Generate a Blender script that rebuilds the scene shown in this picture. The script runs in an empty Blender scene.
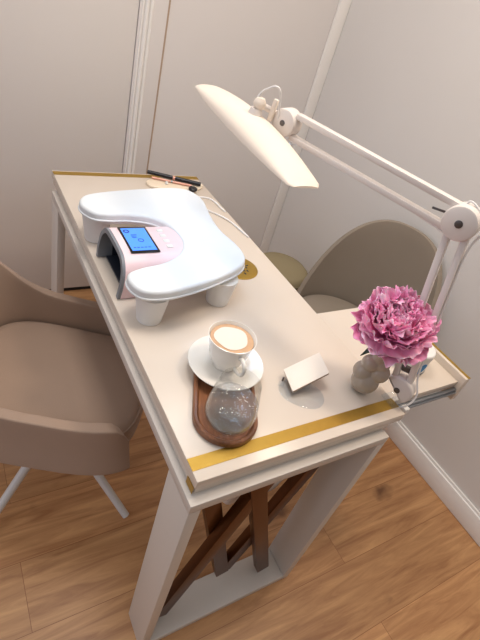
import bpy, bmesh, math, random
from mathutils import Vector, Matrix, Euler, noise
random.seed(7)
PI = math.pi
C = bpy.context.scene.collection
V = Vector

# ------------------------------------------------------------------ materials
def lin(c):
    return tuple((x/255/12.92 if x/255 <= .04045 else ((x/255+.055)/1.055)**2.4) for x in c)

def mat(name, rgb, rough=.5, metal=0, trans=0, ior=1.45, coat=0, vary=.04, scale=30, bump=0, bscale=200, emit=None, estr=0, sheen=0, spec=.5):
    m = bpy.data.materials.new(name); m.use_nodes = True
    nt = m.node_tree; b = nt.nodes['Principled BSDF']
    c = lin(rgb)
    b.inputs['Roughness'].default_value = rough
    b.inputs['Metallic'].default_value = metal
    b.inputs['Transmission Weight'].default_value = trans
    b.inputs['IOR'].default_value = ior
    b.inputs['Coat Weight'].default_value = coat
    b.inputs['Sheen Weight'].default_value = sheen
    b.inputs['Specular IOR Level'].default_value = spec
    b.inputs['Base Color'].default_value = (*c, 1)
    tc = nt.nodes.new('ShaderNodeTexCoord')
    if vary:
        n = nt.nodes.new('ShaderNodeTexNoise'); n.inputs['Scale'].default_value = scale
        n.inputs['Detail'].default_value = 3
        nt.links.new(tc.outputs['Object'], n.inputs['Vector'])
        r = nt.nodes.new('ShaderNodeMix'); r.data_type = 'RGBA'
        r.inputs[6].default_value = (*[x*(1-vary) for x in c], 1)
        r.inputs[7].default_value = (*[min(1, x*(1+vary)) for x in c], 1)
        nt.links.new(n.outputs['Fac'], r.inputs[0]); nt.links.new(r.outputs[2], b.inputs['Base Color'])
    if bump:
        n2 = nt.nodes.new('ShaderNodeTexNoise'); n2.inputs['Scale'].default_value = bscale
        nt.links.new(tc.outputs['Object'], n2.inputs['Vector'])
        bp = nt.nodes.new('ShaderNodeBump'); bp.inputs['Strength'].default_value = bump
        bp.inputs['Distance'].default_value = .002
        nt.links.new(n2.outputs['Fac'], bp.inputs['Height']); nt.links.new(bp.outputs['Normal'], b.inputs['Normal'])
    if emit:
        b.inputs['Emission Color'].default_value = (*lin(emit), 1); b.inputs['Emission Strength'].default_value = estr
    return m

def wood_mat(name, c1, c2, axis=(1, 12, 12), rough=.4, sc=3, planks=None, knots=False):
    m = bpy.data.materials.new(name); m.use_nodes = True
    nt = m.node_tree; b = nt.nodes['Principled BSDF']; L = nt.links.new
    b.inputs['Roughness'].default_value = rough
    tc = nt.nodes.new('ShaderNodeTexCoord')
    src = tc.outputs['Object']
    mp = nt.nodes.new('ShaderNodeMapping'); mp.inputs['Scale'].default_value = axis
    L(src, mp.inputs['Vector'])
    vec = mp.outputs['Vector']
    if planks:
        br = nt.nodes.new('ShaderNodeTexBrick')
        br.inputs['Scale'].default_value = 1
        br.inputs['Brick Width'].default_value = planks[0]; br.inputs['Row Height'].default_value = planks[1]
        br.inputs['Mortar Size'].default_value = .0008; br.inputs['Mortar Smooth'].default_value = .3
        br.offset = .37; br.inputs['Bias'].default_value = 0
        br.inputs['Color1'].default_value = (0, 0, 0, 1); br.inputs['Color2'].default_value = (1, 1, 1, 1)
        br.inputs['Mortar'].default_value = (.5, .5, .5, 1)
        pm = nt.nodes.new('ShaderNodeMapping'); pm.inputs['Location'].default_value = planks[2]
        L(src, pm.inputs['Vector']); L(pm.outputs['Vector'], br.inputs['Vector'])
        # shift the grain from plank to plank
        mul = nt.nodes.new('ShaderNodeVectorMath'); mul.operation = 'SCALE'; mul.inputs['Scale'].default_value = 9.0
        L(br.outputs['Color'], mul.inputs[0])
        add = nt.nodes.new('ShaderNodeVectorMath'); add.operation = 'ADD'
        L(vec, add.inputs[0]); L(mul.outputs[0], add.inputs[1]); vec = add.outputs[0]
    n = nt.nodes.new('ShaderNodeTexNoise'); n.inputs['Scale'].default_value = sc
    n.inputs['Detail'].default_value = 8; n.inputs['Roughness'].default_value = .62; n.inputs['Distortion'].default_value = .9
    L(vec, n.inputs['Vector'])
    r = nt.nodes.new('ShaderNodeValToRGB')
    r.color_ramp.elements[0].position = .3; r.color_ramp.elements[1].position = .72
    r.color_ramp.elements[0].color = (*lin(c1), 1); r.color_ramp.elements[1].color = (*lin(c2), 1)
    L(n.outputs['Fac'], r.inputs[0])
    col = r.outputs[0]
    def mix(mode, fac, a, bcol):
        x = nt.nodes.new('ShaderNodeMix'); x.data_type = 'RGBA'; x.blend_type = mode
        if isinstance(fac, float): x.inputs[0].default_value = fac
        else: L(fac, x.inputs[0])
        L(a, x.inputs[6])
        if isinstance(bcol, tuple): x.inputs[7].default_value = bcol
        else: L(bcol, x.inputs[7])
        return x.outputs[2]
    if planks:
        mr = nt.nodes.new('ShaderNodeMapRange'); mr.inputs[3].default_value = .86; mr.inputs[4].default_value = 1.1
        L(br.outputs['Color'], mr.inputs[0])
        cc = nt.nodes.new('ShaderNodeCombineColor')
        for i in range(3): L(mr.outputs[0], cc.inputs[i])
        col = mix('MULTIPLY', 1.0, col, cc.outputs[0])
        if knots:
            kn = nt.nodes.new('ShaderNodeTexVoronoi'); kn.inputs['Scale'].default_value = 2.1
            km = nt.nodes.new('ShaderNodeMapping'); km.inputs['Scale'].default_value = (1, 1.9, 1); km.inputs['Location'].default_value = (.35, .2, 0)
            nn = nt.nodes.new('ShaderNodeTexNoise'); nn.inputs['Scale'].default_value = 14
            L(src, nn.inputs['Vector'])
            ad = nt.nodes.new('ShaderNodeMix'); ad.data_type = 'RGBA'; ad.blend_type = 'LINEAR_LIGHT'; ad.inputs[0].default_value = .045
            L(src, ad.inputs[6]); L(nn.outputs['Color'], ad.inputs[7])
            L(ad.outputs[2], km.inputs['Vector']); L(km.outputs['Vector'], kn.inputs['Vector'])
            kr = nt.nodes.new('ShaderNodeMapRange'); kr.inputs[1].default_value = .03; kr.inputs[2].default_value = .13
            kr.inputs[3].default_value = .75; kr.inputs[4].default_value = 0
            L(kn.outputs['Distance'], kr.inputs[0])
            col = mix('MIX', kr.outputs[0], col, (*lin((84, 46, 24)), 1))
        col = mix('MIX', br.outputs['Fac'], col, (*lin((132, 82, 46)), 1))
    L(col, b.inputs['Base Color'])
    bp = nt.nodes.new('ShaderNodeBump'); bp.inputs['Strength'].default_value = .12; bp.inputs['Distance'].default_value = .001
    L(n.outputs['Fac'], bp.inputs['Height']); L(bp.outputs['Normal'], b.inputs['Normal'])
    return m

M = {}
M['wall'] = mat('painted_plaster', (222, 218, 216), .85, vary=.02, scale=2, bump=.05, bscale=120, spec=.2)
M['wallr'] = mat('right_wall_paint', (222, 219, 216), .85, vary=.02, scale=2, bump=.05, bscale=120, spec=.2)
M['door'] = mat('door_lacquer', (220, 216, 213), .6, vary=.015, scale=2, spec=.3)
M['trim'] = mat('white_trim_paint', (240, 238, 235), .45, vary=.02)
M['caulk'] = mat('tan_joint', (178, 156, 138), .8)
M['black'] = mat('gap_shade_black', (22, 21, 22), .6)  # black that paints the shadow gap under the door
M['floor'] = wood_mat('oak_planks', (160, 110, 70), (216, 166, 114), (1.0, 10, 10), .42, 3.2, (1.5, .19, (.25, .06, 0)), True)
M['table'] = mat('cream_laminate', (220, 207, 192), .26, vary=.012, scale=4, spec=.4)
M['tframe'] = mat('white_lacquer', (208, 200, 191), .45, vary=.015, scale=5)
M['gold'] = mat('brushed_gold', (182, 148, 68), .45, .8, vary=.08, scale=60)
M['bronze'] = mat('bronze_mirror', (92, 52, 22), .32, .45, vary=.05, scale=10)
M['steel'] = mat('zinc_steel', (150, 156, 162), .3, .9, vary=.06)
M['rest'] = mat('white_leatherette', (226, 230, 232), .42, vary=.015, bump=.05, bscale=500)
M['plastic'] = mat('white_plastic', (232, 230, 226), .35, vary=.015)
M['lampw'] = mat('lamp_white_enamel', (226, 218, 212), .36, vary=.015)
M['shade'] = mat('lamp_head_shell', (238, 226, 212), .4, vary=.015)
M['led'] = mat('led_diffuser', (255, 255, 255), .5, vary=0, emit=(178, 216, 255), estr=8)
M['pink'] = mat('pale_pink_plastic', (240, 212, 214), .3, vary=.015)
M['grey'] = mat('grey_rim', (128, 132, 138), .35, vary=.03)
M['dark'] = mat('dark_navy_inside', (40, 44, 54), .3, vary=.05)
M['bezel'] = mat('black_glass', (12, 12, 16), .15)
M['screen'] = mat('blue_display', (70, 135, 245), .3, vary=.0, emit=(72, 140, 250), estr=.6)
M['glyph'] = mat('display_marks', (28, 60, 150), .4, vary=0)
M['glyph2'] = mat('display_marks_light', (150, 195, 255), .4, vary=0, emit=(150, 195, 255), estr=.7)
M['porc'] = mat('glazed_porcelain', (238, 234, 226), .16, vary=.01, coat=.3)
M['coffee'] = mat('coffee_crema', (202, 162, 124), .5, vary=.12, scale=120)
M['foam'] = mat('milk_foam', (234, 221, 206), .6, vary=.02, scale=80)
M['walnut'] = wood_mat('walnut', (84, 48, 28), (150, 98, 64), (14, 1.5, 14), .38, 4)
def clear(name, tint, ior, refr=0.0, gain=1.0):
    """thin clear glass: mostly see-through, fresnel reflection, some bending"""
    m = bpy.data.materials.new(name); m.use_nodes = True
    nt = m.node_tree; nt.nodes.clear(); L = nt.links.new
    out = nt.nodes.new('ShaderNodeOutputMaterial')
    tr = nt.nodes.new('ShaderNodeBsdfTransparent'); tr.inputs[0].default_value = (*tint, 1)
    gl = nt.nodes.new('ShaderNodeBsdfGlossy'); gl.inputs['Roughness'].default_value = .03
    lw = nt.nodes.new('ShaderNodeLayerWeight'); lw.inputs['Blend'].default_value = .5
    pw = nt.nodes.new('ShaderNodeMath'); pw.operation = 'POWER'; pw.inputs[1].default_value = 5; L(lw.outputs['Facing'], pw.inputs[0])
    fr = nt.nodes.new('ShaderNodeMath'); fr.operation = 'MULTIPLY_ADD'; fr.inputs[1].default_value = .75; fr.inputs[2].default_value = ((ior-1)/(ior+1))**2
    L(pw.outputs[0], fr.inputs[0])
    a = tr.outputs[0]
    if refr:
        rf = nt.nodes.new('ShaderNodeBsdfRefraction'); rf.inputs['IOR'].default_value = 1.2; rf.inputs['Roughness'].default_value = .02
        n = nt.nodes.new('ShaderNodeTexNoise'); n.inputs['Scale'].default_value = 45; n.inputs['Distortion'].default_value = 1.2
        tc = nt.nodes.new('ShaderNodeTexCoord'); L(tc.outputs['Object'], n.inputs['Vector'])
        bp = nt.nodes.new('ShaderNodeBump'); bp.inputs['Strength'].default_value = .8; bp.inputs['Distance'].default_value = .006
        L(n.outputs['Fac'], bp.inputs['Height']); L(bp.outputs[0], rf.inputs['Normal']); L(bp.outputs[0], gl.inputs['Normal']); L(bp.outputs[0], lw.inputs['Normal'])
        mx0 = nt.nodes.new('ShaderNodeMixShader'); mx0.inputs[0].default_value = refr
        L(a, mx0.inputs[1]); L(rf.outputs[0], mx0.inputs[2]); a = mx0.outputs[0]
    mu = nt.nodes.new('ShaderNodeMath'); mu.operation = 'MULTIPLY'; mu.use_clamp = True; mu.inputs[1].default_value = gain
    L(fr.outputs[0], mu.inputs[0])
    if refr:
        df = nt.nodes.new('ShaderNodeBsdfTranslucent'); df2 = nt.nodes.new('ShaderNodeBsdfDiffuse')
        for q in (df, df2): L(bp.outputs[0], q.inputs['Normal'])
        ms = nt.nodes.new('ShaderNodeMixShader'); L(df.outputs[0], ms.inputs[1]); L(df2.outputs[0], ms.inputs[2])
        m1 = nt.nodes.new('ShaderNodeMixShader'); m1.inputs[0].default_value = .15  # white put into the water in place of bright caustic highlights
        L(a, m1.inputs[1]); L(ms.outputs[0], m1.inputs[2]); a = m1.outputs[0]
    mx = nt.nodes.new('ShaderNodeMixShader'); L(mu.outputs[0], mx.inputs[0]); L(a, mx.inputs[1]); L(gl.outputs[0], mx.inputs[2])
    L(mx.outputs[0], out.inputs[0])
    return m
M['glass'] = clear('clear_glass', (.97, .98, .98), 1.4, 0, 1.0)
M['water'] = clear('water', (.985, .99, 1), 1.33, .10, 1.8)
M['acryl'] = clear('clear_acrylic', (.93, .95, .97), 1.45, 0, 1.2)
M['card'] = mat('white_card', (238, 228, 214), .45, vary=.01)
M['cardshade'] = mat('card_edge_shade', (176, 150, 128), .5)  # shade of the white plate's underside put into the colour as brown
M['vase'] = mat('glazed_stoneware', (172, 157, 140), .14, vary=.03, scale=20, coat=.5)
M['stem'] = mat('green_stem', (70, 96, 50), .5, vary=.15)
M['leaf'] = mat('dark_leaf', (38, 48, 30), .4, vary=.15)
M['fabric'] = mat('taupe_fabric', (168, 145, 128), .9, vary=.05, scale=8, bump=.25, bscale=500, sheen=.15, spec=.15)
M['fabric2'] = mat('grey_beige_fabric', (142, 131, 118), .9, vary=.05, scale=8, bump=.25, bscale=500, sheen=.1, spec=.15)
M['fabric3'] = mat('olive_fabric', (150, 138, 110), .9, vary=.05, scale=8, bump=.25, bscale=500, spec=.15)
M['legw'] = mat('white_metal_leg', (216, 212, 208), .35, vary=.02)
M['pen'] = mat('black_pen', (24, 23, 30), .3)
M['rose'] = mat('rose_gold', (214, 158, 138), .35, .3)
M['cream'] = mat('cream_ceramic', (232, 216, 192), .35)
M['cable'] = mat('white_cable', (236, 234, 232), .45)
M['blue'] = mat('blue_print', (38, 128, 188), .5)
M['tissue'] = mat('white_paper', (246, 240, 234), .8, vary=.03)
M['screw'] = mat('dark_screw', (96, 90, 88), .35, .6)

def petal_mat():
    m = bpy.data.materials.new('peony_petal'); m.use_nodes = True
    nt = m.node_tree; b = nt.nodes['Principled BSDF']; L = nt.links.new
    at = nt.nodes.new('ShaderNodeAttribute'); at.attribute_name = 'tip'
    g = nt.nodes.new('ShaderNodeNewGeometry')
    r = nt.nodes.new('ShaderNodeValToRGB')
    e = r.color_ramp.elements
    e[0].position = 0; e[0].color = (*lin((236, 108, 168)), 1)
    e[1].position = 1; e[1].color = (*lin((255, 216, 232)), 1)
    x = e.new(.55); x.color = (*lin((252, 170, 210)), 1)
    x = e.new(.85); x.color = (*lin((253, 192, 220)), 1)
    ma = nt.nodes.new('ShaderNodeMath'); ma.operation = 'MULTIPLY_ADD'
    ma.inputs[1].default_value = .35; ma.inputs[2].default_value = -.2
    L(g.outputs['Random Per Island'], ma.inputs[0])
    ad = nt.nodes.new('ShaderNodeMath'); ad.operation = 'ADD'
    L(at.outputs['Fac'], ad.inputs[0]); L(ma.outputs[0], ad.inputs[1]); L(ad.outputs[0], r.inputs[0])
    L(r.outputs[0], b.inputs['Base Color'])
    b.inputs['Roughness'].default_value = .6
    b.inputs['Subsurface Weight'].default_value = .3
    b.inputs['Subsurface Radius'].default_value = (.01, .004, .005)
    b.inputs['Specular IOR Level'].default_value = .2
    return m
M['petal'] = petal_mat()

# ------------------------------------------------------------------ mesh helpers
def box(x0, x1, y0, y1, z0, z1, bev=0, seg=2, bm=None):
    b = bmesh.new()
    r = bmesh.ops.create_cube(b, size=1)
    for v in b.verts:
        v.co = V((x0+(v.co.x+.5)*(x1-x0), y0+(v.co.y+.5)*(y1-y0), z0+(v.co.z+.5)*(z1-z0)))
    if bev: bmesh.ops.bevel(b, geom=b.edges[:], offset=bev, segments=seg, affect='EDGES', profile=.5)
    return merge(bm, b)

def merge(bm, b):
    if bm is None: return b
    me = bpy.data.meshes.new('t'); b.to_mesh(me); b.free(); bm.from_mesh(me); bpy.data.meshes.remove(me)
    return bm

def xf(b, mtx):
    bmesh.ops.transform(b, matrix=mtx, verts=b.verts[:]); return b

def prism(poly, z0, z1, bev=0, seg=3, bm=None, only_top=False):
    b = bmesh.new()
    lo = [b.verts.new((p[0], p[1], z0)) for p in poly]
    f = b.faces.new(lo); f.normal_update()
    if f.normal.z > 0: f.normal_flip()
    r = bmesh.ops.extrude_face_region(b, geom=[f])
    for v in [e for e in r['geom'] if isinstance(e, bmesh.types.BMVert)]: v.co.z = z1
    bmesh.ops.recalc_face_normals(b, faces=b.faces[:])
    if bev:
        ed = [e for e in b.edges if abs(e.verts[0].co.z-e.verts[1].co.z) < 1e-6 and (not only_top or e.verts[0].co.z > (z0+z1)/2)]
        bmesh.ops.bevel(b, geom=ed, offset=bev, segments=seg, affect='EDGES', profile=.5)
    return merge(bm, b)

def lathe(prof, n=48, loc=(0, 0, 0), bm=None, closed=False):
    b = bmesh.new(); rings = []
    for (r, z) in prof:
        if r < 1e-6: rings.append([b.verts.new((loc[0], loc[1], loc[2]+z))])
        else: rings.append([b.verts.new((loc[0]+r*math.cos(2*PI*i/n), loc[1]+r*math.sin(2*PI*i/n), loc[2]+z)) for i in range(n)])
    prs = list(zip(rings[:-1], rings[1:]))
    if closed: prs.append((rings[-1], rings[0]))
    for a, c in prs:
        for i in range(n):
            j = (i+1) % n
            if len(a) == 1 and len(c) == 1: continue
            if len(a) == 1: b.faces.new((a[0], c[i], c[j]))
            elif len(c) == 1: b.faces.new((a[i], c[0], a[j]))
            else: b.faces.new((a[i], c[i], c[j], a[j]))
    bmesh.ops.recalc_face_normals(b, faces=b.faces[:])
    return merge(bm, b)

def spline(pts, n=8, closed=False):
    out = []; N = len(pts); P = [V(p) for p in pts]
    rng = range(N if closed else N-1)
    for i in rng:
        if closed: p0, p1, p2, p3 = P[i-1], P[i], P[(i+1) % N], P[(i+2) % N]
        else: p0, p1, p2, p3 = P[max(i-1, 0)], P[i], P[i+1], P[min(i+2, N-1)]
        for k in range(n):
            t = k/n
            out.append(.5*((2*p1)+(p2-p0)*t+(2*p0-5*p1+4*p2-p3)*t*t+(3*p1-p0-3*p2+p3)*t**3))
    if not closed: out.append(P[-1])
    return out

def tube(pts, r, n=10, bm=None, closed=False, r1=None):
    b = bmesh.new(); P = [V(p) for p in pts]; N = len(P); rings = []
    up = V((0, 0, 1)); prev = None
    for i in range(N):
        if closed: t = (P[(i+1) % N]-P[i-1]).normalized()
        else: t = (P[min(i+1, N-1)]-P[max(i-1, 0)]).normalized()
        if prev is None:
            a = t.orthogonal().normalized() if abs(t.z) > .95 else t.cross(up).normalized()
        else:
            a = (prev-t*prev.dot(t)).normalized()
        prev = a; c = t.cross(a)
        rr = r if r1 is None else r+(r1-r)*i/(N-1)
        rings.append([b.verts.new(P[i]+rr*(math.cos(2*PI*k/n)*a+math.sin(2*PI*k/n)*c)) for k in range(n)])
    for i in range(N if closed else N-1):
        A, B = rings[i], rings[(i+1) % N]
        for k in range(n): b.faces.new((A[k], A[(k+1) % n], B[(k+1) % n], B[k]))
    if not closed:
        b.faces.new(rings[0][::-1]); b.faces.new(rings[-1])
    bmesh.ops.recalc_face_normals(b, faces=b.faces[:])
    return merge(bm, b)

def bar(p, q, w, d, side, bev=.0015, bm=None):
    """rectangular bar from p to q; w across 'side', d across the third axis"""
    p, q = V(p), V(q); x = (q-p).normalized(); s = V(side); s = (s-x*s.dot(x)).normalized(); n = x.cross(s)
    b = box(-.5, .5, -.5, .5, -.5, .5)
    L = (q-p).length
    for v in b.verts: v.co = V((v.co.x*L, v.co.y*w, v.co.z*d))
    if bev: bmesh.ops.bevel(b, geom=b.edges[:], offset=bev, segments=2, affect='EDGES', profile=.5)
    mt = Matrix((x, s, n)).transposed().to_4x4(); mt.translation = (p+q)/2
    return merge(bm, xf(b, mt))

def disc(c, axis, r, t, bev=.004, n=40, bm=None):
    e = bev
    b = lathe([(0, -t/2), (r-e, -t/2), (r-e*.3, -t/2+e*.3), (r, -t/2+e), (r, t/2-e), (r-e*.3, t/2-e*.3), (r-e, t/2), (0, t/2)], n)
    mt = V((0, 0, 1)).rotation_difference(V(axis).normalized()).to_matrix().to_4x4(); mt.translation = V(c)
    return merge(bm, xf(b, mt))

def obj(name, bm, m, parent=None, smooth=True, ang=35, kind=None, label=None):
    me = bpy.data.meshes.new(name)
    if parent is not None and parent.type == 'EMPTY' or parent is not None:
        root = parent
        off = V((0, 0, 0))
        while root is not None:
            off += V(root.location); root = root.parent
        bmesh.ops.translate(bm, vec=-off, verts=bm.verts[:])
    bm.to_mesh(me); bm.free()
    o = bpy.data.objects.new(name, me); C.objects.link(o)
    if parent is not None: o.parent = parent
    if m is not None: me.materials.append(m)
    if smooth:
        for p in me.polygons: p.use_smooth = True
        me.set_sharp_from_angle(angle=math.radians(ang))
    if kind: o['kind'] = kind
    if label: o['label'] = label
    return o

def solo(name, bm, m, loc, label, cat, group=None, **k):
    """a top-level thing that is one mesh, origin at its base"""
    bmesh.ops.translate(bm, vec=-V(loc), verts=bm.verts[:])
    o = obj(name, bm, m, None, **k); o.location = loc
    o['label'] = label; o['category'] = cat
    if group: o['group'] = group
    return o

def thing(name, label, cat, loc, group=None):
    o = bpy.data.objects.new(name, None); C.objects.link(o); o.location = loc
    o.empty_display_size = .05
    o['label'] = label; o['category'] = cat
    if group: o['group'] = group
    return o

def struct(name, bm, m, **k): return obj(name, bm, m, None, kind='structure', **k)

# ------------------------------------------------------------------ room
BY, RX = 1.5424, 1.2665
struct('floor', box(-3, RX+.1, -3, BY+.12, -.08, 0), M['floor'], smooth=False)
wb = box(.36, RX+.1, BY, BY+.1, 0, 2.6)
box(-3, -.56, BY, BY+.1, 0, 2.6, bm=wb); box(-.56, .36, BY, BY+.1, 2.09, 2.6, bm=wb)
struct('wall_back', wb, M['wall'], smooth=False)
struct('wall_right', box(RX, RX+.1, -3, BY, 0, 2.6), M['wallr'], smooth=False)
bb = box(RX-.016, RX-.0005, -3, BY-.002, 0, .092, .004, 2)
box(RX-.009, RX-.0005, -3, BY-.002, .088, .104, .003, 2, bm=bb)
struct('baseboard_right', bb, M['trim'])
d = struct('door_1', box(-.555, .3565, BY+.001, BY+.05, .02, 2.085, .001), M['door'])
obj('door_gap_shade', box(-.555, .3565, BY+.004, BY+.046, .001, .019), M['black'], d, smooth=False)  # black strip added in place of the shadow gap below the door
tr = box(.357, .462, BY-.006, BY-.0005, 0, 2.1, .001)
struct('trim_1', tr, M['wall'])
md = tube([(.383, BY-.007, 0), (.383, BY-.007, 2.1)], .008, 12)
tube([(.400, BY-.007, 0), (.400, BY-.007, 2.1)], .006, 12, bm=md)
tube([(.368, BY-.007, 0), (.368, BY-.007, 2.1)], .004, 12, bm=md)
struct('trim_2', md, M['trim'])
struct('trim_3', box(.4625, .470, BY-.0025, BY-.0003, 0, 2.6), M['caulk'], smooth=False)
struct('trim_4', box(1.208, RX-.001, BY-.014, BY-.0005, 0, 2.6, .004), M['trim'])

# ------------------------------------------------------------------ manicure table
H = .78; W = .521; L = 1.192
t = thing('manicure_table', 'long cream manicure table with gold inlay, bronze chevron bars and a pulled-out drawer', 'table', (.24, .56, 0))
top = box(0, W, 0, L, .757, H, .002)
box(.004, W-.03, .004, L-.004, .736, .7565, .001, bm=top)
obj('tabletop', top, M['table'], t)
gi = box(.0005, W-.0005, .022, .048, H+.0001, H+.0008)
box(-.0008, -.0001, .004, .03, .738, .757, bm=gi)
obj('gold_inlay', gi, M['gold'], t, smooth=False)
obj('gold_inlay', box(.0005, W-.0005, 1.160, 1.184, H+.0001, H+.0008), M['gold'], t, smooth=False)
LX0, LX1, LY0, LY1 = -.0107, .481, -.0176, 1.138
obj('base_slab', box(LX0, LX1, LY0, LY1, .712, .7355, .0015), M['tframe'], t)
for y0, y1 in ((LY0, LY0+.0947), (LY1-.0947, LY1)):
    for x0, x1 in ((LX0, LX0+.025), (LX1-.025, LX1)):
        obj('leg', box(x0, x1, y0, y1, 0, .7115, .0015), M['tframe'], t)
    obj('foot_panel', box(LX0+.0255, LX1-.0255, y0, y1, .001, .025, .0015), M['tframe'], t)
def chev(a, b, y):
    return bar((a[0], y, a[1]), (b[0], y, b[1]), .040, .026, (0, 1, 0) if False else (1, 0, 0), .001)
for a, b, y in (((.064, .700), (.258, .070), .0625), ((.262, .085), (.432, .700), .0635), ((.056, .045), (.234, .700), .035), ((.162, .700), (.396, .040), .0335)):
    obj('chevron_bar', chev(a, b, y), M['bronze'], t)
gr = lathe([(.0, .0), (.060, .0), (.0605, .0012), (.058, .0022), (.040, .0018), (0, .0018)], 48, (.392, .592, H+.0002))
g = obj('vent_grille', gr, M['gold'], t, label='round gold grille let into the tabletop')
random.seed(3)
sl = None
for k in range(26):
    a = k*2.399; r = .0072*math.sqrt(k)
    s = box(-.0042, .0042, -.0022, .0022, .0021, .0026)
    xf(s, Matrix.Translation((.392+r*math.cos(a), .592+r*math.sin(a), H)) @ Matrix.Rotation(random.uniform(0, 3), 4, 'Z'))
    sl = merge(sl, s) if sl else s
obj('slots', sl, M['dark'], g, smooth=False)
dr = obj('drawer', box(W+.002, .790, .050, .378, .742, .760, .001), M['table'], t)
obj('drawer_front', box(.7905, .808, .036, .392, .702, .781, .0015), M['table'], dr)
obj('gold_strip', box(.800, .8085, .036, .392, .7812, .7822), M['gold'], dr, smooth=False)
rl = box(W+.002, .789, .040, .0495, .718, .741, .001)
box(W+.002, .789, .0365, .040, .726, .733, .0008, bm=rl)
obj('slide_rail', rl, M['steel'], dr)
rl = box(W+.002, .789, .3785, .388, .718, .741, .001)
obj('slide_rail', rl, M['steel'], dr)

# paper tips under the slab
for k, (x, z, wd) in enumerate(((.218, .395, 1.0), (.338, .390, 1.1))):
    b = lathe([(0, 0), (.010*wd, .006), (.020*wd, .030), (.027*wd, .08), (.030*wd, .16), (.026*wd, .3), (.026*wd, .7117-z), (.0, .7117-z)], 18, (x, .112, z))
    for v in b.verts:
        if v.co.z < .70:
            q = noise.noise(v.co*45)*.008; v.co.x += q; v.co.y += .4*q
    solo('paper_towel', b, M['tissue'], (x, .112, z), ('crumpled white paper towel tip hanging under the table, nearer its left leg', 'crumpled white paper towel tip hanging under the table, nearer its right leg')[k], 'paper towel', 'paper towels under the tabletop')

# ------------------------------------------------------------------ hand rest
pad = [(-.016, .765), (.002, .808), (.056, .832), (.17, .855), (.285, .868), (.332, .845), (.347, .79), (.330, .70), (.324, .62), (.336, .55), (.332, .495), (.300, .452), (.220, .415), (.14, .390), (.07, .379), (.024, .389), (.006, .422), (.012, .456), (.048, .474), (.105, .488), (.158, .520), (.190, .575), (.185, .645), (.150, .690), (.095, .707), (.045, .709), (.005, .720)]
hr = thing('hand_rest', 'white padded U-shaped hand rest with lobed cushion straddling the pink nail lamp', 'hand rest', (.2, .62, H))
out = [(p.x, p.y) for p in spline([(a, b, 0) for a, b in pad], 6, True)]
cu = prism(out, .868, .890, .008, 4, only_top=True)
cu_o = obj('cushion', cu, M['rest'], hr, ang=60)
wn = cu_o.modifiers.new('wn', 'WEIGHTED_NORMAL'); wn.keep_sharp = True
obj('piping', tube([(x, y, .8695) for x, y in out], .0026, 8, closed=True), M['rest'], hr)
cx, cy = .19, .62
def inset(o, k): return o
inn = []
N = len(out)
for i in range(N):
    tx, ty = out[(i+1) % N][0]-out[i-1][0], out[(i+1) % N][1]-out[i-1][1]; l = math.hypot(tx, ty)
    inn.append((out[i][0]-(-1)*(-ty/l)*(.008)*1, out[i][1]-(-1)*(tx/l)*(.008)*1))
area = sum(out[i][0]*out[(i+1) % N][1]-out[(i+1) % N][0]*out[i][1] for i in range(N))
sg = 1 if area > 0 else -1
inn = [(out[i][0]+sg*(-(out[(i+1) % N][1]-out[i-1][1]))/math.hypot(out[(i+1) % N][0]-out[i-1][0], out[(i+1) % N][1]-out[i-1][1])*.009,
        out[i][1]+sg*((out[(i+1) % N][0]-out[i-1][0]))/math.hypot(out[(i+1) % N][0]-out[i-1][0], out[(i+1) % N][1]-out[i-1][1])*.009) for i in range(N)]
obj('base_board', prism(inn, .856, .8675), M['plastic'], hr, ang=40)
for x, y in ((.062, .422), (.258, .458), (.032, .772), (.285, .805)):
    obj('leg', lathe([(0, .0006), (.027, .0006), (.029, .002), (.039, .074), (.039, .0755), (0, .0755)], 32, (x, y, H)), M['plastic'], hr)

# ------------------------------------------------------------------ nail lamp
nl = thing('nail_lamp', 'pale pink arched nail lamp with blue screen under the white hand rest', 'nail lamp', (.12, .595, H))
prof = [(.500, .782), (.497, .815), (.503, .850), (.522, .874), (.552, .884), (.640, .884), (.668, .874), (.687, .850), (.693, .815), (.690, .782)]
def front_x(z): return .014+.10*(z-.78)
pts = [(p.x, p.y) for p in spline([(a, b, 0) for a, b in prof], 5)]
def off_prof(k):
    o = []; n = len(pts)
    for i, (y, z) in enumerate(pts):
        a = pts[max(i-1, 0)]; b = pts[min(i+1, n-1)]
        ty, tz = b[0]-a[0], b[1]-a[1]; l = math.hypot(ty, tz)
        ny, nz = tz/l, -ty/l
        o.append((y+ny*k, max(z+nz*k, .782)))
    return o
ins = off_prof(.012)
# outer shell
def shell(outer, inner, xa, xb, close_back=False):
    b = bmesh.new(); n = len(outer)
    A = [b.verts.new((xa(z), y, z)) for y, z in outer]; B = [b.verts.new((xb, y, z)) for y, z in outer]
    Cn = [b.verts.new((xa(z), y, z)) for y, z in inner]; D = [b.verts.new((xb, y, z)) for y, z in inner]
    for i in range(n-1):
        b.faces.new((A[i], A[i+1], B[i+1], B[i])); b.faces.new((Cn[i], D[i], D[i+1], Cn[i+1]))
        b.faces.new((A[i], Cn[i], Cn[i+1], A[i+1])); b.faces.new((B[i], B[i+1], D[i+1], D[i]))
    for i in (0, n-1): b.faces.new((A[i], B[i], D[i], Cn[i]))
    if close_back: b.faces.new(D)
    bmesh.ops.recalc_face_normals(b, faces=b.faces[:])
    return b
obj('body', shell(pts, off_prof(.005), lambda z: front_x(z)+.004, .215), M['pink'], nl)
obj('rim', shell(off_prof(-.0008), ins, lambda z: front_x(z)-.002, .034) if False else shell(off_prof(.0003), ins, lambda z: front_x(z)-.003, .05), M['grey'], nl)
obj('liner', shell(off_prof(.0055), off_prof(.011), lambda z: front_x(z)+.006, .205, False), M['dark'], nl)
bk = bmesh.new()
bk.faces.new([bk.verts.new((.206, y, z)) for y, z in off_prof(.006)])
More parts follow.
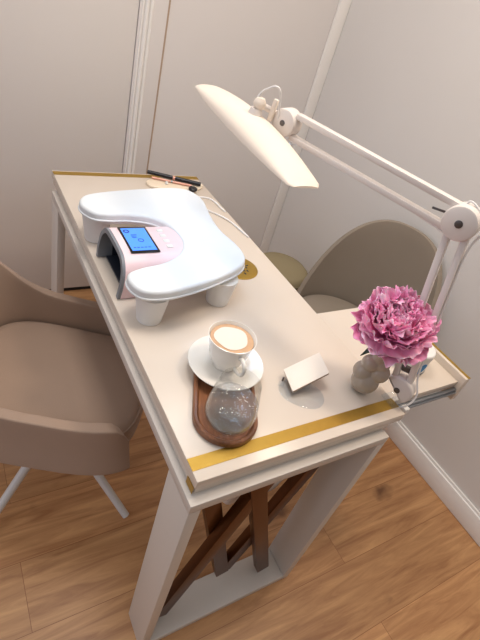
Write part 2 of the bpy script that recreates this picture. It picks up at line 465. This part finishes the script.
r_ = bmesh.ops.extrude_face_region(bk, geom=bk.faces[:])
bmesh.ops.translate(bk, vec=(.008, 0, 0), verts=[v for v in r_['geom'] if isinstance(v, bmesh.types.BMVert)])
bmesh.ops.recalc_face_normals(bk, faces=bk.faces[:])
obj('back_plate', bk, M['pink'], nl, smooth=False)
obj('base_plate', box(.034, .205, .513, .677, .7805, .787, .001), M['dark'], nl)
obj('opening_edge_line', box(.15, .154, .513, .677, .805, .809), M['steel'], nl, smooth=False)  # added strip for the light line at the opening's back edge
s = obj('screen', box(.046, .118, .537, .652, .8842, .8858, .0005), M['bezel'], nl, label='black framed touch screen')
obj('display', box(.0515, .1125, .545, .644, .8859, .8864), M['screen'], s, smooth=False)
obj('dial_icon', lathe([(.0055, 0), (.0075, 0), (.0075, .0003), (.0055, .0003)], 20, (.086, .588, .8865), closed=True), M['glyph'], s)
for k in range(3): obj('text_line', box(.068, .083-.002*k, .612-.006*k, .614-.006*k, .8865, .8868), M['glyph'], s, smooth=False)
for k in range(5): obj('tick_mark', box(.058+.009*k, .064+.009*k, .556, .5585, .8865, .8868), M['glyph'], s, smooth=False)
obj('ring_icon', lathe([(.004, 0), (.008, 0), (.008, .0003), (.004, .0003)], 20, (.062, .630, .8865), closed=True), M['glyph'], s)
for k in range(4):
    obj('button', box(.142, .158, .553+.024*k, .566+.024*k, .8842, .8862, .0008), M['plastic'], nl)

# ------------------------------------------------------------------ cables on the table
def cable(pts, r, label, nm='power_cable'):
    p = spline(pts, 8)
    return solo(nm, tube(p, r, 8), M['cable'], tuple(pts[0][:2])+(H,), label, 'cable', 'white cables behind the hand rest')
cz = H+.0035
cable([(.362, .990, cz), (.40, 1.0, cz), (.445, 1.015, cz), (.488, 1.008, cz), (.503, .975, cz), (.505, .935, cz), (.510, .91, cz)], .003, 'short white cable curling at the far right edge of the tabletop')
cable([(.34, .915, cz), (.39, .93, cz), (.437, .925, cz), (.475, .885, cz), (.497, .840, cz), (.506, .79, cz), (.5135, .745, cz)], .003, 'longer white cable running along the table edge beside the hand rest')

# ------------------------------------------------------------------ dish, pens
el = [(.400+.108*math.cos(2*PI*i/48), 1.103+.05*math.sin(2*PI*i/48)) for i in range(48)]
solo('trinket_dish', prism(el, H+.0005, H+.009, .003, 3), M['cream'], (.4, 1.103, H), 'flat oval cream dish holding pens at the far end of the table', 'dish')
def pen(p, q, r, m, nm, label, band):
    p, q = V(p), V(q)
    t_ = thing(nm, label, 'pen', p)
    a = tube([p, p.lerp(q, .47)], r*.96, 14); obj('barrel', a, m, t_)
    obj('band', tube([p.lerp(q, .472), p.lerp(q, .515)], r*.9, 14), band, t_)
    obj('cap', tube([p.lerp(q, .517), p.lerp(q, .98), q], r, 14), m, t_)
pen((.318, 1.172, .7978), (.490, 1.083, .7978), .0075, M['pen'], 'marker_pen', 'thick black pen lying across the cream dish', M['rose'])
pen((.322, 1.135, .794), (.452, 1.078, .794), .0042, M['rose'], 'eyeliner_pen', 'slim rose-coloured pen lying beside the black pen', M['steel'])
solo('bottle_cap', lathe([(0, 0), (.013, 0), (.0155, .003), (.0155, .008), (.012, .011), (0, .0115)], 24, (.446, 1.052, H+.0095)), M['pen'], (.446, 1.052, H+.0095), 'small black round cap at the near rim of the cream dish', 'cap')
solo('plastic_bead', lathe([(0, 0), (.005, .001), (.006, .005), (.0045, .010), (0, .0115)], 16, (.362, 1.094, H+.0095)), M['plastic'], (.362, 1.094, H+.0095), 'tiny white bead-like pot on the cream dish below the pens', 'pot')

# ------------------------------------------------------------------ wooden tray, cup, saucer, glass
A0 = V((.104, .104)); ax = V((.42, .907)).normalized(); A1 = A0+ax*.135; hw = .064
def stadium(h, n=24):
    a0 = math.atan2(ax.y, ax.x)
    o = [(A1.x+h*math.cos(a0-PI/2+PI*i/n), A1.y+h*math.sin(a0-PI/2+PI*i/n)) for i in range(n+1)]
    o += [(A0.x+h*math.cos(a0+PI/2+PI*i/n), A0.y+h*math.sin(a0+PI/2+PI*i/n)) for i in range(n+1)]
    return o
b = bmesh.new(); rings = []
for h, z in ((hw-.004, .0006), (hw, .004), (hw, .014), (hw-.002, .016), (hw-.007, .016), (hw-.009, .0145), (hw-.0115, .0105), (hw-.015, .0095)):
    rings.append([b.verts.new((x, y, H+z)) for x, y in stadium(h)])
for A, B in zip(rings[:-1], rings[1:]):
    for i in range(len(A)): b.faces.new((A[i], A[(i+1) % len(A)], B[(i+1) % len(A)], B[i]))
b.faces.new(rings[0][::-1]); b.faces.new(rings[-1])
bmesh.ops.recalc_face_normals(b, faces=b.faces[:])
ta = math.atan2(ax.y, ax.x)-PI/2
to = solo('wooden_tray', b, M['walnut'], (A0.x, A0.y, H), 'rounded walnut serving tray under the cup saucer and water glass', 'tray')
# grain follows the tray: rotate mesh back, then the object
to.data.transform(Matrix.Rotation(-ta, 4, 'Z')); to.rotation_euler.z = ta

SC = (.160, .224); sz = H+.0165
sc_ = lathe([(0, 0), (.038, 0), (.042, .002), (.062, .007), (.081, .0145), (.0825, .0165), (.0815, .0178), (.064, .0115), (.047, .0075), (.045, .0062), (.03, .0058), (0, .0055)], 64, (*SC, sz))
solo('saucer', sc_, M['porc'], (*SC, sz), 'round white porcelain saucer under the coffee cup', 'saucer')
CC = (.160, .228); czz = sz+.0066; KZ = 1.13
cup = thing('coffee_cup', 'white porcelain cup of milky coffee standing on its saucer', 'cup', (*CC, czz))
cp = lathe([(r_, z_*KZ) for r_, z_ in [(0, .004), (.021, .004), (.022, 0), (.026, 0), (.027, .004), (.034, .014), (.041, .030), (.0445, .046), (.0475, .060), (.0505, .067), (.0510, .0685), (.0495, .069), (.0465, .0625), (.043, .047), (.039, .031), (.032, .017), (.022, .008), (0, .007)]], 64, (*CC, czz))
obj('bowl', cp, M['porc'], cup)
hd = V((-.05, -1, 0)).normalized()
c0 = V((*CC, czz))
hp = spline([c0+hd*.0435+V((0, 0, .050*KZ)), c0+hd*.055+V((0, 0, .055*KZ)), c0+hd*.068+V((0, 0, .050*KZ)), c0+hd*.071+V((0, 0, .038*KZ)), c0+hd*.062+V((0, 0, .025*KZ)), c0+hd*.0405+V((0, 0, .021*KZ))], 6)
obj('handle', tube(hp, .0042, 12), M['porc'], cup)
cf = obj('coffee', lathe([(0, .0625*KZ-.001), (.0456, .0625*KZ-.001), (.0458, .0625*KZ-.0005), (0, .0625*KZ)], 48, (*CC, czz)), M['coffee'], cup, label='milky brown coffee')
fm = [(CC[0]-.001+(.0355+.0012*math.sin(3*a+.6)+.0008*math.sin(5*a))*math.cos(a), CC[1]+.002+(.0345+.0012*math.sin(3*a+.6)+.0008*math.sin(5*a))*math.sin(a)) for a in [2*PI*i/48 for i in range(48)]]
obj('milk_foam', prism(fm, czz+.0625*KZ, czz+.0625*KZ+.0007), M['foam'], cf, ang=50)

GC = (.100, .093); gz = H+.0100
wg = thing('water_glass', 'stemless glass of water on the near end of the walnut tray', 'glass', (*GC, gz))
gp = [(0, 0), (.026, 0), (.036, .004), (.046, .015), (.0515, .032), (.052, .046), (.0485, .070), (.0435, .095), (.0405, .112), (.0398, .1126), (.0392, .112), (.0422, .095), (.0472, .070), (.0507, .046), (.0502, .032), (.045, .018), (.035, .009), (.024, .007), (0, .007)]
gp = [(r_*.95, z_) for r_, z_ in gp]; obj('bowl', lathe(gp, 64, (*GC, gz)), M['glass'], wg)
wp = [(0, .0068), (.024, .0068), (.0351, .0088), (.0451, .0179), (.0503, .032), (.0508, .046), (.0490, .060), (.0486, .0625), (.046, .0615), (0, .0615)]
wp = [(r_*.945, z_) for r_, z_ in wp]; obj('water', lathe(wp, 64, (*GC, gz)), M['water'], wg, label='clear water')

# ------------------------------------------------------------------ display stand
ds = thing('card_stand', 'clear acrylic stand holding a tilted white square plate near the gold strip', 'stand', (.305, .125, H))
bp_ = [(p.x, p.y) for p in spline([(.262, .150, 0), (.258, .118, 0), (.285, .086, 0), (.318, .074, 0), (.345, .088, 0), (.352, .118, 0), (.330, .150, 0), (.295, .165, 0)], 6, True)]
obj('base', prism(bp_, H+.0005, H+.0035, .0008, 2), M['acryl'], ds)
BL = V((.273, .119, .7975)); ex_ = V((.368, .125, .824))-BL; ey_ = V((.013, .060, .003))
ez_ = ex_.cross(ey_).normalized()
def slab(k0, k1, z0, z1):
    b = box(k0, k1, k0, k1, 0, 1)
    for v in b.verts: v.co = BL+ex_*v.co.x+ey_*v.co.y+ez_*(z0+(z1-z0)*v.co.z)
    bmesh.ops.recalc_face_normals(b, faces=b.faces[:])
    bmesh.ops.bevel(b, geom=b.edges[:], offset=.0006, segments=2, affect='EDGES', profile=.5)
    return b
obj('plate', slab(0, 1, 0, .0018), M['card'], ds)
obj('backing', slab(.01, .99, -.0055, -.0001), M['cardshade'], ds, label='underside of the plate with its shade painted brown')
obj('post', bar((.318, .128, H+.0038), (.325, .142, H+.0215), .022, .005, (1, -.2, 0), .0008), M['acryl'], ds)
obj('clip', bar((.266, .150, H+.0038), (.268, .153, H+.016), .014, .002, (.9, -.3, 0), .0005), M['acryl'], ds)
obj('clip_tip', bar((.268, .153, H+.0165), (.2685, .154, H+.027), .004, .003, (.8, -.6, 0), .0005), M['screw'], ds)

# ------------------------------------------------------------------ vase and peony
VC = V((.459, .093)); VS = 1.16
b = bmesh.new()
for (k_, dy, z, r) in ((-.002, 0, .032, .0345), (-.017, .003, .056, .0245), (.015, -.005, .064, .0255), (-.013, .0, .083, .0215), (.012, .0, .088, .0225), (0, .0, .103, .018)):
    k_ *= .93; r *= .93
    dx = k_*.88; dy = dy-k_*.47
    s_ = bmesh.new(); bmesh.ops.create_uvsphere(s_, u_segments=28, v_segments=18, radius=r)
    for v in s_.verts:
        v.co = V((v.co.x+VC.x+dx, v.co.y+VC.y+dy, max(v.co.z, -z+.0006 if z < r+.001 else -9)+H+z))
    b = merge(b, s_)
neck = lathe([(.014, .095), (.016, .112), (.018, .117), (.015, .1175), (.012, .113), (.010, .10)], 28, (VC.x, VC.y, H), bm=b)
vo = solo('bubble_vase', b, M['vase'], (VC.x, VC.y, H), 'small glossy beige vase of stacked bubbles holding the pink peony', 'vase')
rm = vo.modifiers.new('rm', 'REMESH'); rm.mode = 'VOXEL'; rm.voxel_size = .0016; rm.use_smooth_shade = True
sm = vo.modifiers.new('sm', 'SMOOTH'); sm.factor = .5; sm.iterations = 2

FC = V((.462, .104, .969))
pe = thing('pink_peony', 'large ruffled pink peony blossom standing in the beige bubble vase', 'flower', (VC.x, VC.y, H+.095))
obj('stem', tube(spline([(VC.x, VC.y, H+.119), (VC.x-.001, VC.y, .91), (VC.x-.012, VC.y-.004, .925), (FC.x, FC.y, FC.z-.02)], 6), .0035, 10), M['stem'], pe)
pb = bmesh.new(); tip = pb.verts.layers.float.new('tip')
fa = V((-.42, -.28, .86)).normalized()
fq = V((0, 0, 1)).rotation_difference(fa).to_matrix()
random.seed(11)
def petal(base, az, el, ln, wd, curl, ruf, nu=9, nv=11, dark=0):
    """el = angle above the flower's horizontal at the base; curl bends it inward"""
    rad = V((math.cos(az), math.sin(az), 0)); side = V((-math.sin(az), math.cos(az), 0))
    P = base.copy(); a = el; rows = []
    sd = random.uniform(0, 100)
    for i in range(nu):
        u = i/(nu-1)
        d_ = rad*math.cos(a)+V((0, 0, 1))*math.sin(a); nrm = -rad*math.sin(a)+V((0, 0, 1))*math.cos(a)
        if i: P = P+d_*(ln/(nu-1))
        a += curl/(nu-1)
        w = wd*(.22+.78*math.sin(min(1, u*1.25)*PI/2)**.8)*(1-.25*max(0, u-.8)/.2)
        row = []
        for j in range(nv):
            v_ = -1+2*j/(nv-1)
            lob = 1-.16*abs(v_)**2.5*u
            e = (u**2)*ruf
            n1 = noise.noise(V((v_*2.6+sd, u*2.2, sd)))*e*1.3
            n2 = noise.noise(V((v_*6+sd, u*3, sd+9)))*e*.8
            q = P+side*(v_*w)+nrm*(.28*w*v_*v_+n1+n2)+d_*((noise.noise(V((v_*4+sd, 3, sd)))*1.1*ruf-.12*ln*v_*v_*(1-.3*u))*u*u)
            x = pb.verts.new(FC+fq @ q*1.06); x[tip] = max(0, u*.95+.08*noise.noise(V((v_*3, u*3, sd)))-dark)
            row.append(x)
        rows.append(row)
    for i in range(nu-1):
        for j in range(nv-1): pb.faces.new((rows[i][j], rows[i][j+1], rows[i+1][j+1], rows[i+1][j]))
# guard petals
for k in range(9):
    petal(V((0, 0, -.020)), k*2*PI/9+random.uniform(-.2, .2), random.uniform(-.55, -.1), random.uniform(.078, .092), random.uniform(.034, .042), random.uniform(.7, 1.3), .012)
for n_, el, ln, wd, cu_, z in ((13, -.35, .076, .024, 1.3, -.018), (13, -.05, .078, .027, 1.3, -.015), (13, .25, .076, .026, 1.1, -.010), (14, .5, .072, .023, 1.1, -.006), (13, .75, .070, .021, .9, -.002), (11, 1.0, .066, .020, .8, 0), (8, 1.2, .064, .018, .6, 0), (5, 1.4, .060, .016, .4, 0)):
    o_ = random.uniform(0, 6)
    for k in range(n_):
        az = o_+k*2*PI/n_+random.uniform(-.22, .22)
        petal(V((math.cos(az)*.010, math.sin(az)*.010, z)), az, el+random.uniform(-.15, .15), ln*random.uniform(.86, 1.1), wd*random.uniform(.8, 1.25), cu_*random.uniform(.6, 1.3), random.uniform(.010, .017), dark=random.choice((0, 0, 0, .12, .3)))
po = obj('petals', pb, M['petal'], pe, ang=180)
so = po.modifiers.new('so', 'SOLIDIFY'); so.thickness = .0006
ss = po.modifiers.new('ss', 'SUBSURF'); ss.levels = 1; ss.render_levels = 1
def leaf(p, q, w, drop):
    b = bmesh.new(); p, q = V(p), V(q); x = q-p; s_ = x.cross(V((0, 0, 1))).normalized(); rows = []
    for i in range(9):
        u = i/8; c = p+x*u+V((0, 0, -drop*u*u+.01*math.sin(u*PI)))
        ww = w*math.sin(PI*min(.98, .08+u*.92))
        rows.append([b.verts.new(c+s_*ww*j+V((0, 0, abs(j)*ww*.35))) for j in (-1, -.5, 0, .5, 1)])
    for A, B in zip(rows[:-1], rows[1:]):
        for j in range(4): b.faces.new((A[j], A[j+1], B[j+1], B[j]))
    return b
for p, q, w, dp in (((.482, .103, .905), (.432, .120, .873), .011, .004), ((.482, .100, .915), (.528, .060, .905), .009, .004)):
    lo = obj('leaf', leaf(p, q, w, dp), M['leaf'], pe)
    m_ = lo.modifiers.new('so', 'SOLIDIFY'); m_.thickness = .0008

# ------------------------------------------------------------------ jar in the drawer
JC = (.684, .142, .7605)
jr = thing('cream_jar', 'small round white jar with a blue mark standing in the open drawer', 'jar', JC)
obj('body', lathe([(0, 0), (.040, 0), (.043, .002), (.044, .006), (.044, .046), (.042, .049), (0, .049)], 40, JC), M['plastic'], jr)
obj('foot_ring', lathe([(.0442, .003), (.0452, .004), (.0452, .008), (.0442, .009)], 40, JC, closed=True), M['grey'], jr)
obj('lid', lathe([(0, .0495), (.044, .0495), (.0452, .051), (.0452, .064), (.043, .067), (0, .0675)], 40, JC), M['plastic'], jr)
bl = bmesh.new()
rows = []
for i in range(8):
    a = math.radians(-118+5*i); h = .016*math.sin(PI*(i+.5)/8)
    rows.append([bl.verts.new((JC[0]+r*math.cos(a), JC[1]+r*math.sin(a), JC[2]+.026+s*h+.004*(i-3.5)*.5)) for r in (.0443, .0449) for s in (-1, 1)])
for A, B in zip(rows[:-1], rows[1:]):
    bl.faces.new((A[2], A[3], B[3], B[2])); bl.faces.new((A[0], A[2], B[2], B[0])); bl.faces.new((A[1], B[1], B[3], A[3]))
obj('printed_mark', bl, M['blue'], jr)

# ------------------------------------------------------------------ task lamp
ang = math.radians(113); dd = V((math.cos(ang), math.sin(ang), 0)); nn = V((-dd.y, dd.x, 0)); nn = -nn if nn.x > 0 else nn   # nn points to the camera side
P0 = V((.522, .048, .819)); P1 = V((.503, .118, 1.202)); P2 = V((.342, .503, 1.2235))
tl = thing('task_lamp', 'white swing-arm table lamp with long domed head clamped to the table corner', 'lamp', (P0.x, P0.y, .73))
ck = box(.5225, .536, .034, .049, .716, .7835, .002)
box(.497, .536, .022, .062, .7812, .786, .0015, bm=ck)
box(.497, .5355, .024, .049, .7165, .7245, .002, bm=ck)
obj('clamp', ck, M['acryl'], tl, label='clear plastic clamp bracket')
obj('clamp_screw', disc((.510, .038, .7300), (0, 0, 1), .006, .0095, .001), M['lampw'], tl)
obj('clamp_block', box(.540, .556, .012, .028, .752, .772, .002), M['plastic'], tl)
e2 = (V((0, 0, .80))-dd*.60).normalized(); e1 = e2.cross(nn).normalized()
hb = prism([(.034*math.cos(a), .034*math.sin(a)) for a in [math.radians(-14+208*i/32) for i in range(33)]], -.017, .017, .006, 3)
mt_ = Matrix((e1, e2, nn)).transposed().to_4x4(); mt_.translation = P0
if mt_.determinant() < 0: mt_ = mt_ @ Matrix.Scale(-1, 4, (1, 0, 0))
xf(hb, mt_); bmesh.ops.recalc_face_normals(hb, faces=hb.faces[:])
obj('base_joint', hb, M['lampw'], tl)
bs = obj('base_screw', disc(P0+nn*.0178, nn, .007, .002, .0005, 20), M['screw'], tl)
def arm(a, b, name, gap, w, dpt, ta=.03, tb=.03):
    x = (b-a).normalized(); s_ = nn.cross(x).normalized()
    for s in (-1, 1):
        obj(name, bar(a+x*ta+s_*s*gap, b-x*tb+s_*s*gap, w, dpt, s_, .002), M['lampw'], tl)
    return x, s_
x1, s1 = arm(P0, P1, 'lower_arm_bar', .0165, .013, .022, .012, .018)
x2, s2 = arm(P1, P2, 'upper_arm_bar', .0225, .012, .02, .012, .020)
obj('arm_spacer', bar(P0+x1*.052-s1*.0095, P0+x1*.052+s1*.0095, .012, .012, x1), M['screw'], tl)
obj('elbow_joint', disc(P1, nn, .0335, .046, .007), M['lampw'], tl)
obj('elbow_screw', disc(P1+nn*.0236, nn, .0075, .002, .0005, 20), M['screw'], tl)
obj('head_joint', disc(P2, nn, .029, .040, .006), M['lampw'], tl)
obj('head_screw', disc(P2+nn*.0205, nn, .006, .002, .0005, 20), M['screw'], tl)
obj('stop_pin', bar(P1-x2*-.06+s2*.004, P1+x2*.026+s2*-.002, .004, .004, s2, .0005), M['screw'], tl)
HC = V((.270, .525, 1.190))
kb = V((.281, .533, 1.2455))
nk = tube([P2+x2*.02+V((0, 0, .004)), kb], .0065, 14)
obj('neck', nk, M['lampw'], tl)
obj('ball_joint', lathe([(0, -.014), (.008, -.0115), (.0125, -.005), (.0135, 0), (.0125, .005), (.008, .0115), (0, .014)], 20, tuple(kb)), M['shade'], tl)
obj('socket', lathe([(.016, -.006), (.016, .004), (.012, .016), (0, .016)], 24, (kb.x-.004, kb.y+.002, 1.2195)), M['lampw'], tl)
wk = P2.lerp(kb, .60)
kn = bar(wk+V((.002, .0, -.020)), wk+V((.004, -.004, .026)), .011, .009, s2, .003)
obj('wing_knob', kn, M['shade'], tl)
# head: long domed shell, flat bottom
b = bmesh.new(); rows = []; NU, NV = 44, 20
hl = .230
for i in range(NU+1):
    u = -1+2*i/NU; a = abs(u)
    e = (1-a**3.2)
    w = .037+.016*max(0, 1-a**2.2); h = .008+.026*max(0, 1-a**2)
    if a > .95: k = math.sqrt(max(0, 1-((a-.95)/.05)**2)); w *= .8+.2*k; h *= .5+.5*k
    rows.append([b.verts.new((HC.x+w*math.cos(PI*j/NV), HC.y+hl*u, HC.z+.016*u+h*math.sin(PI*j/NV)**.9)) for j in range(NV+1)])
for A, B in zip(rows[:-1], rows[1:]):
    for j in range(NV): b.faces.new((A[j], A[j+1], B[j+1], B[j]))
b.faces.new(rows[0]); b.faces.new(rows[-1][::-1])
for A, B in zip(rows[:-1], rows[1:]): b.faces.new((A[0], B[0], B[NV], A[NV]))
bmesh.ops.recalc_face_normals(b, faces=b.faces[:])
obj('lamp_shade', b, M['shade'], tl, ang=50)
lp_ = box(HC.x-.034, HC.x+.034, HC.y-.205, HC.y+.205, HC.z-.004, HC.z-.0006, .001)
for v in lp_.verts: v.co.z += .016*(v.co.y-HC.y)/hl
obj('light_panel', lp_, M['led'], tl, label='glowing cool white panel')
cb = spline([kb+V((-.006, .004, .012)), kb+V((.004, -.004, .030)), kb+V((.022, -.028, .036)), P2+s2*.040-x2*-.006+nn*.006, P2+s2*.030-x2*.040, P2.lerp(P1, .3)+s2*.0275, P2.lerp(P1, .7)+s2*.0275, P1+s2*.032+x2*.04, P1+s2*.040-x1*-.01, P1+x1*.038-s1*-.0, P1-s1*.040, P1-x1*.06-s1*.026, P0.lerp(P1, .4)-s1*.026, P0+x1*.05-s1*.028, P0-s1*.040, P0-s1*.030-x1*.03+nn*.012, P0+V((.006, -.012, -.060))], 8)
obj('cord', tube(cb, .0022, 8), M['cable'], tl)

# ------------------------------------------------------------------ chairs
def chair(loc, rot, m, label, ha, hd_, sz_, thick, hf, am, flare, ex, wall_t=.045, leg_ang=0.0, zb=.40):
    """tub chair facing local +x; ha half width (y), hd_ half depth (x), hf height of the shell by angle from the back"""
    root = thing('upholstered_chair', label, 'chair', (loc[0], loc[1], 0))
    R = Matrix.Rotation(rot, 4, 'Z')
    base = V((loc[0], loc[1], 0))
    TM = Matrix.Translation(base) @ R
    # seat cushion
    b = bmesh.new(); n = 64; rings = []
    def ring(k, z):
        o = []
        for i in range(n):
            a = 2*PI*i/n; c, s = math.cos(a), math.sin(a);             o.append(b.verts.new((k*hd_*abs(c)**ex*(1 if c > 0 else -1), k*ha*abs(s)**ex*(1 if s > 0 else -1), z)))
        return o
    for k, z in ((.80, sz_-thick), (.92, sz_-thick+.006), (.985, sz_-thick+.025), (1, sz_-thick*.5), (.99, sz_-.022), (.965, sz_-.010), (.93, sz_-.003), (.88, sz_), (.6, sz_+.004), (.3, sz_+.005)):
        rings.append(ring(k, z))
    for A, B in zip(rings[:-1], rings[1:]):
        for i in range(n): b.faces.new((A[i], A[(i+1) % n], B[(i+1) % n], B[i]))
    b.faces.new(rings[0][::-1]); b.faces.new(rings[-1])
    bmesh.ops.recalc_face_normals(b, faces=b.faces[:])
    obj('seat', xf(b, TM), m, root, ang=80)
    sm_ = [TM @ V((.975*hd_*abs(math.cos(a))**ex*(1 if math.cos(a) > 0 else -1), .975*ha*abs(math.sin(a))**ex*(1 if math.sin(a) > 0 else -1), sz_-.012)) for a in [2*PI*i/64 for i in range(64)]]
    obj('seam', tube(sm_, .003, 6, closed=True), m, root)
    # back shell
    b = bmesh.new(); NA, NH = 40, 10; inner = []; outer = []
    for i in range(NA+1):
        th = -am+2*am*i/NA; f_ = abs(th)/am
        top_ = hf(th, f_)
        ci, si = [], []
        for j in range(NH+1):
            z = zb+(top_-zb)*j/NH
            fl = flare*((z-sz_)/.3 if z > sz_ else 0)
            for lst, kk in ((ci, .004), (si, wall_t*(1-.35*(j/NH)))):
                a = PI+th; c, s = math.cos(a), math.sin(a)
                X = (hd_+kk+fl)*abs(c)**ex*(1 if c > 0 else -1); Y = (ha+kk+fl*.8)*abs(s)**ex*(1 if s > 0 else -1)
                lst.append(b.verts.new((X, Y, z)))
        inner.append(ci); outer.append(si)
    for i in range(NA):
        for j in range(NH):
            b.faces.new((inner[i][j], inner[i+1][j], inner[i+1][j+1], inner[i][j+1]))
            b.faces.new((outer[i][j], outer[i][j+1], outer[i+1][j+1], outer[i+1][j]))
        b.faces.new((inner[i][NH], inner[i+1][NH], outer[i+1][NH], outer[i][NH]))
        b.faces.new((inner[i][0], outer[i][0], outer[i+1][0], inner[i+1][0]))
    for i in (0, NA):
        for j in range(NH): b.faces.new((inner[i][j], inner[i][j+1], outer[i][j+1], outer[i][j]))
    bmesh.ops.recalc_face_normals(b, faces=b.faces[:])
    bo = obj('backrest', xf(b, TM), m, root, ang=180)
    bv = bo.modifiers.new('bv', 'BEVEL'); bv.width = .012; bv.segments = 3; bv.limit_method = 'ANGLE'; bv.angle_limit = math.radians(50)
    # four splayed legs from a hub under the seat
    zt = zb-.014
    obj('post', lathe([(0, .215), (.026, .215), (.026, zt-.02), (.075, zt-.012), (.085, zt), (0, zt)], 32, (loc[0], loc[1], 0)), M['legw'], root)
    for k in range(4):
        a = leg_ang+k*PI/2; c, s = math.cos(a), math.sin(a)
        p = base+V((.020*c, .020*s, .245)); q = base+V((.292*c, .292*s, .006))
        obj('leg', tube([p, q], .014, 16, r1=.0115), M['legw'], root)
    return root
def low_arms(th, f): return .545+.20*max(0, math.cos(th))**2-.07*max(0, (f-.86)/.14)**2
def dome(th, f): return .34+.50*max(0, math.cos(th))**.7
chair((-.093, .592), math.radians(-30), M['fabric'], 'taupe tub chair with low arms and white splayed legs left of the table', .205, .245, .462, .10, low_arms, 2.40, .02, .55, .05, math.radians(-57), .385)
chair((.958, .570), math.radians(205), M['fabric2'], 'grey-beige rounded chair behind the table by the right wall', .235, .230, .455, .10, dome, 1.50, .02, .85, .035, math.radians(20), .40)

# ------------------------------------------------------------------ pouf
PC = (1.02, 1.10)
pf = lathe([(0, .001), (.122, .001), (.136, .010), (.142, .06), (.142, .345), (.136, .375), (.116, .392), (.06, .398), (0, .400)], 56, (*PC, 0))
pfo = thing('round_pouf', 'round olive beige pouf in the corner behind the grey-beige chair', 'pouf', (*PC, 0))
obj('body', pf, M['fabric3'], pfo, ang=60)
obj('piping', tube([(PC[0]+.1405*math.cos(2*PI*i/56), PC[1]+.1405*math.sin(2*PI*i/56), .362) for i in range(56)], .0035, 8, closed=True), M['fabric3'], pfo)

# ------------------------------------------------------------------ light
w = bpy.data.worlds.new('World'); bpy.context.scene.world = w; w.use_nodes = True
nt = w.node_tree; bg = nt.nodes['Background']; bg.inputs[1].default_value = .62
tc = nt.nodes.new('ShaderNodeTexCoord'); sx = nt.nodes.new('ShaderNodeSeparateXYZ'); rp = nt.nodes.new('ShaderNodeValToRGB')
mr = nt.nodes.new('ShaderNodeMapRange'); mr.inputs[1].default_value = -1; mr.inputs[2].default_value = 1
nt.links.new(tc.outputs['Generated'], sx.inputs[0]); nt.links.new(sx.outputs['Z'], mr.inputs[0]); nt.links.new(mr.outputs[0], rp.inputs[0]); 
my = nt.nodes.new('ShaderNodeMapRange'); my.inputs[1].default_value = -.7; my.inputs[2].default_value = .2; my.inputs[3].default_value = .42; my.inputs[4].default_value = .85
nt.links.new(sx.outputs['Y'], my.inputs[0]); nt.links.new(my.outputs[0], bg.inputs[1]); nt.links.new(rp.outputs[0], bg.inputs[0])
rp.color_ramp.elements[0].position = .42; rp.color_ramp.elements[0].color = (*lin((116, 108, 104)), 1)
rp.color_ramp.elements[1].position = .86; rp.color_ramp.elements[1].color = (*lin((248, 247, 248)), 1)
def area(name, loc, target, size, power, rgb, sy=None):
    l = bpy.data.lights.new(name, 'AREA'); l.energy = power; l.color = lin(rgb); l.size = size
    if sy: l.shape = 'RECTANGLE'; l.size_y = sy
    o = bpy.data.objects.new(name, l); C.objects.link(o); o.location = loc
    o.rotation_euler = (V(target)-V(loc)).to_track_quat('-Z', 'Y').to_euler()
    return o
area('ceiling_lamp', (.85, .10, 2.5), (.6, .30, 0), .3, 13, (255, 234, 210))
area('ceiling_lamp', (.05, .55, 2.5), (.0, 1.1, .6), .5, 13, (255, 246, 238))
area('window_daylight', (-2.8, .2, 1.6), (0, .5, .8), 1.6, 13, (222, 230, 255), 1.8)

# ------------------------------------------------------------------ camera
cam = bpy.data.cameras.new('Camera'); co = bpy.data.objects.new('Camera', cam); C.objects.link(co)
r = V((0.85421917, -0.45583308, 0.25005161)); u = V((0.12045479, 0.64137825, 0.7577101)); f = V((0.50576699, 0.61713058, -0.60278487))
mtx = Matrix((r, u, -f)).transposed().to_4x4(); mtx.translation = V((-0.3024697, -0.34096449, 1.47937307))
co.matrix_world = mtx
cam.sensor_fit = 'VERTICAL'; cam.sensor_height = 36; cam.lens = 465.26*36/640; cam.clip_start = .02
sc = bpy.context.scene; sc.camera = co
sc.view_settings.view_transform = 'Standard'; sc.view_settings.look = 'None'
sc.view_settings.gamma = 1; sc.view_settings.use_curve_mapping = False
sc.view_settings.exposure = 0.0
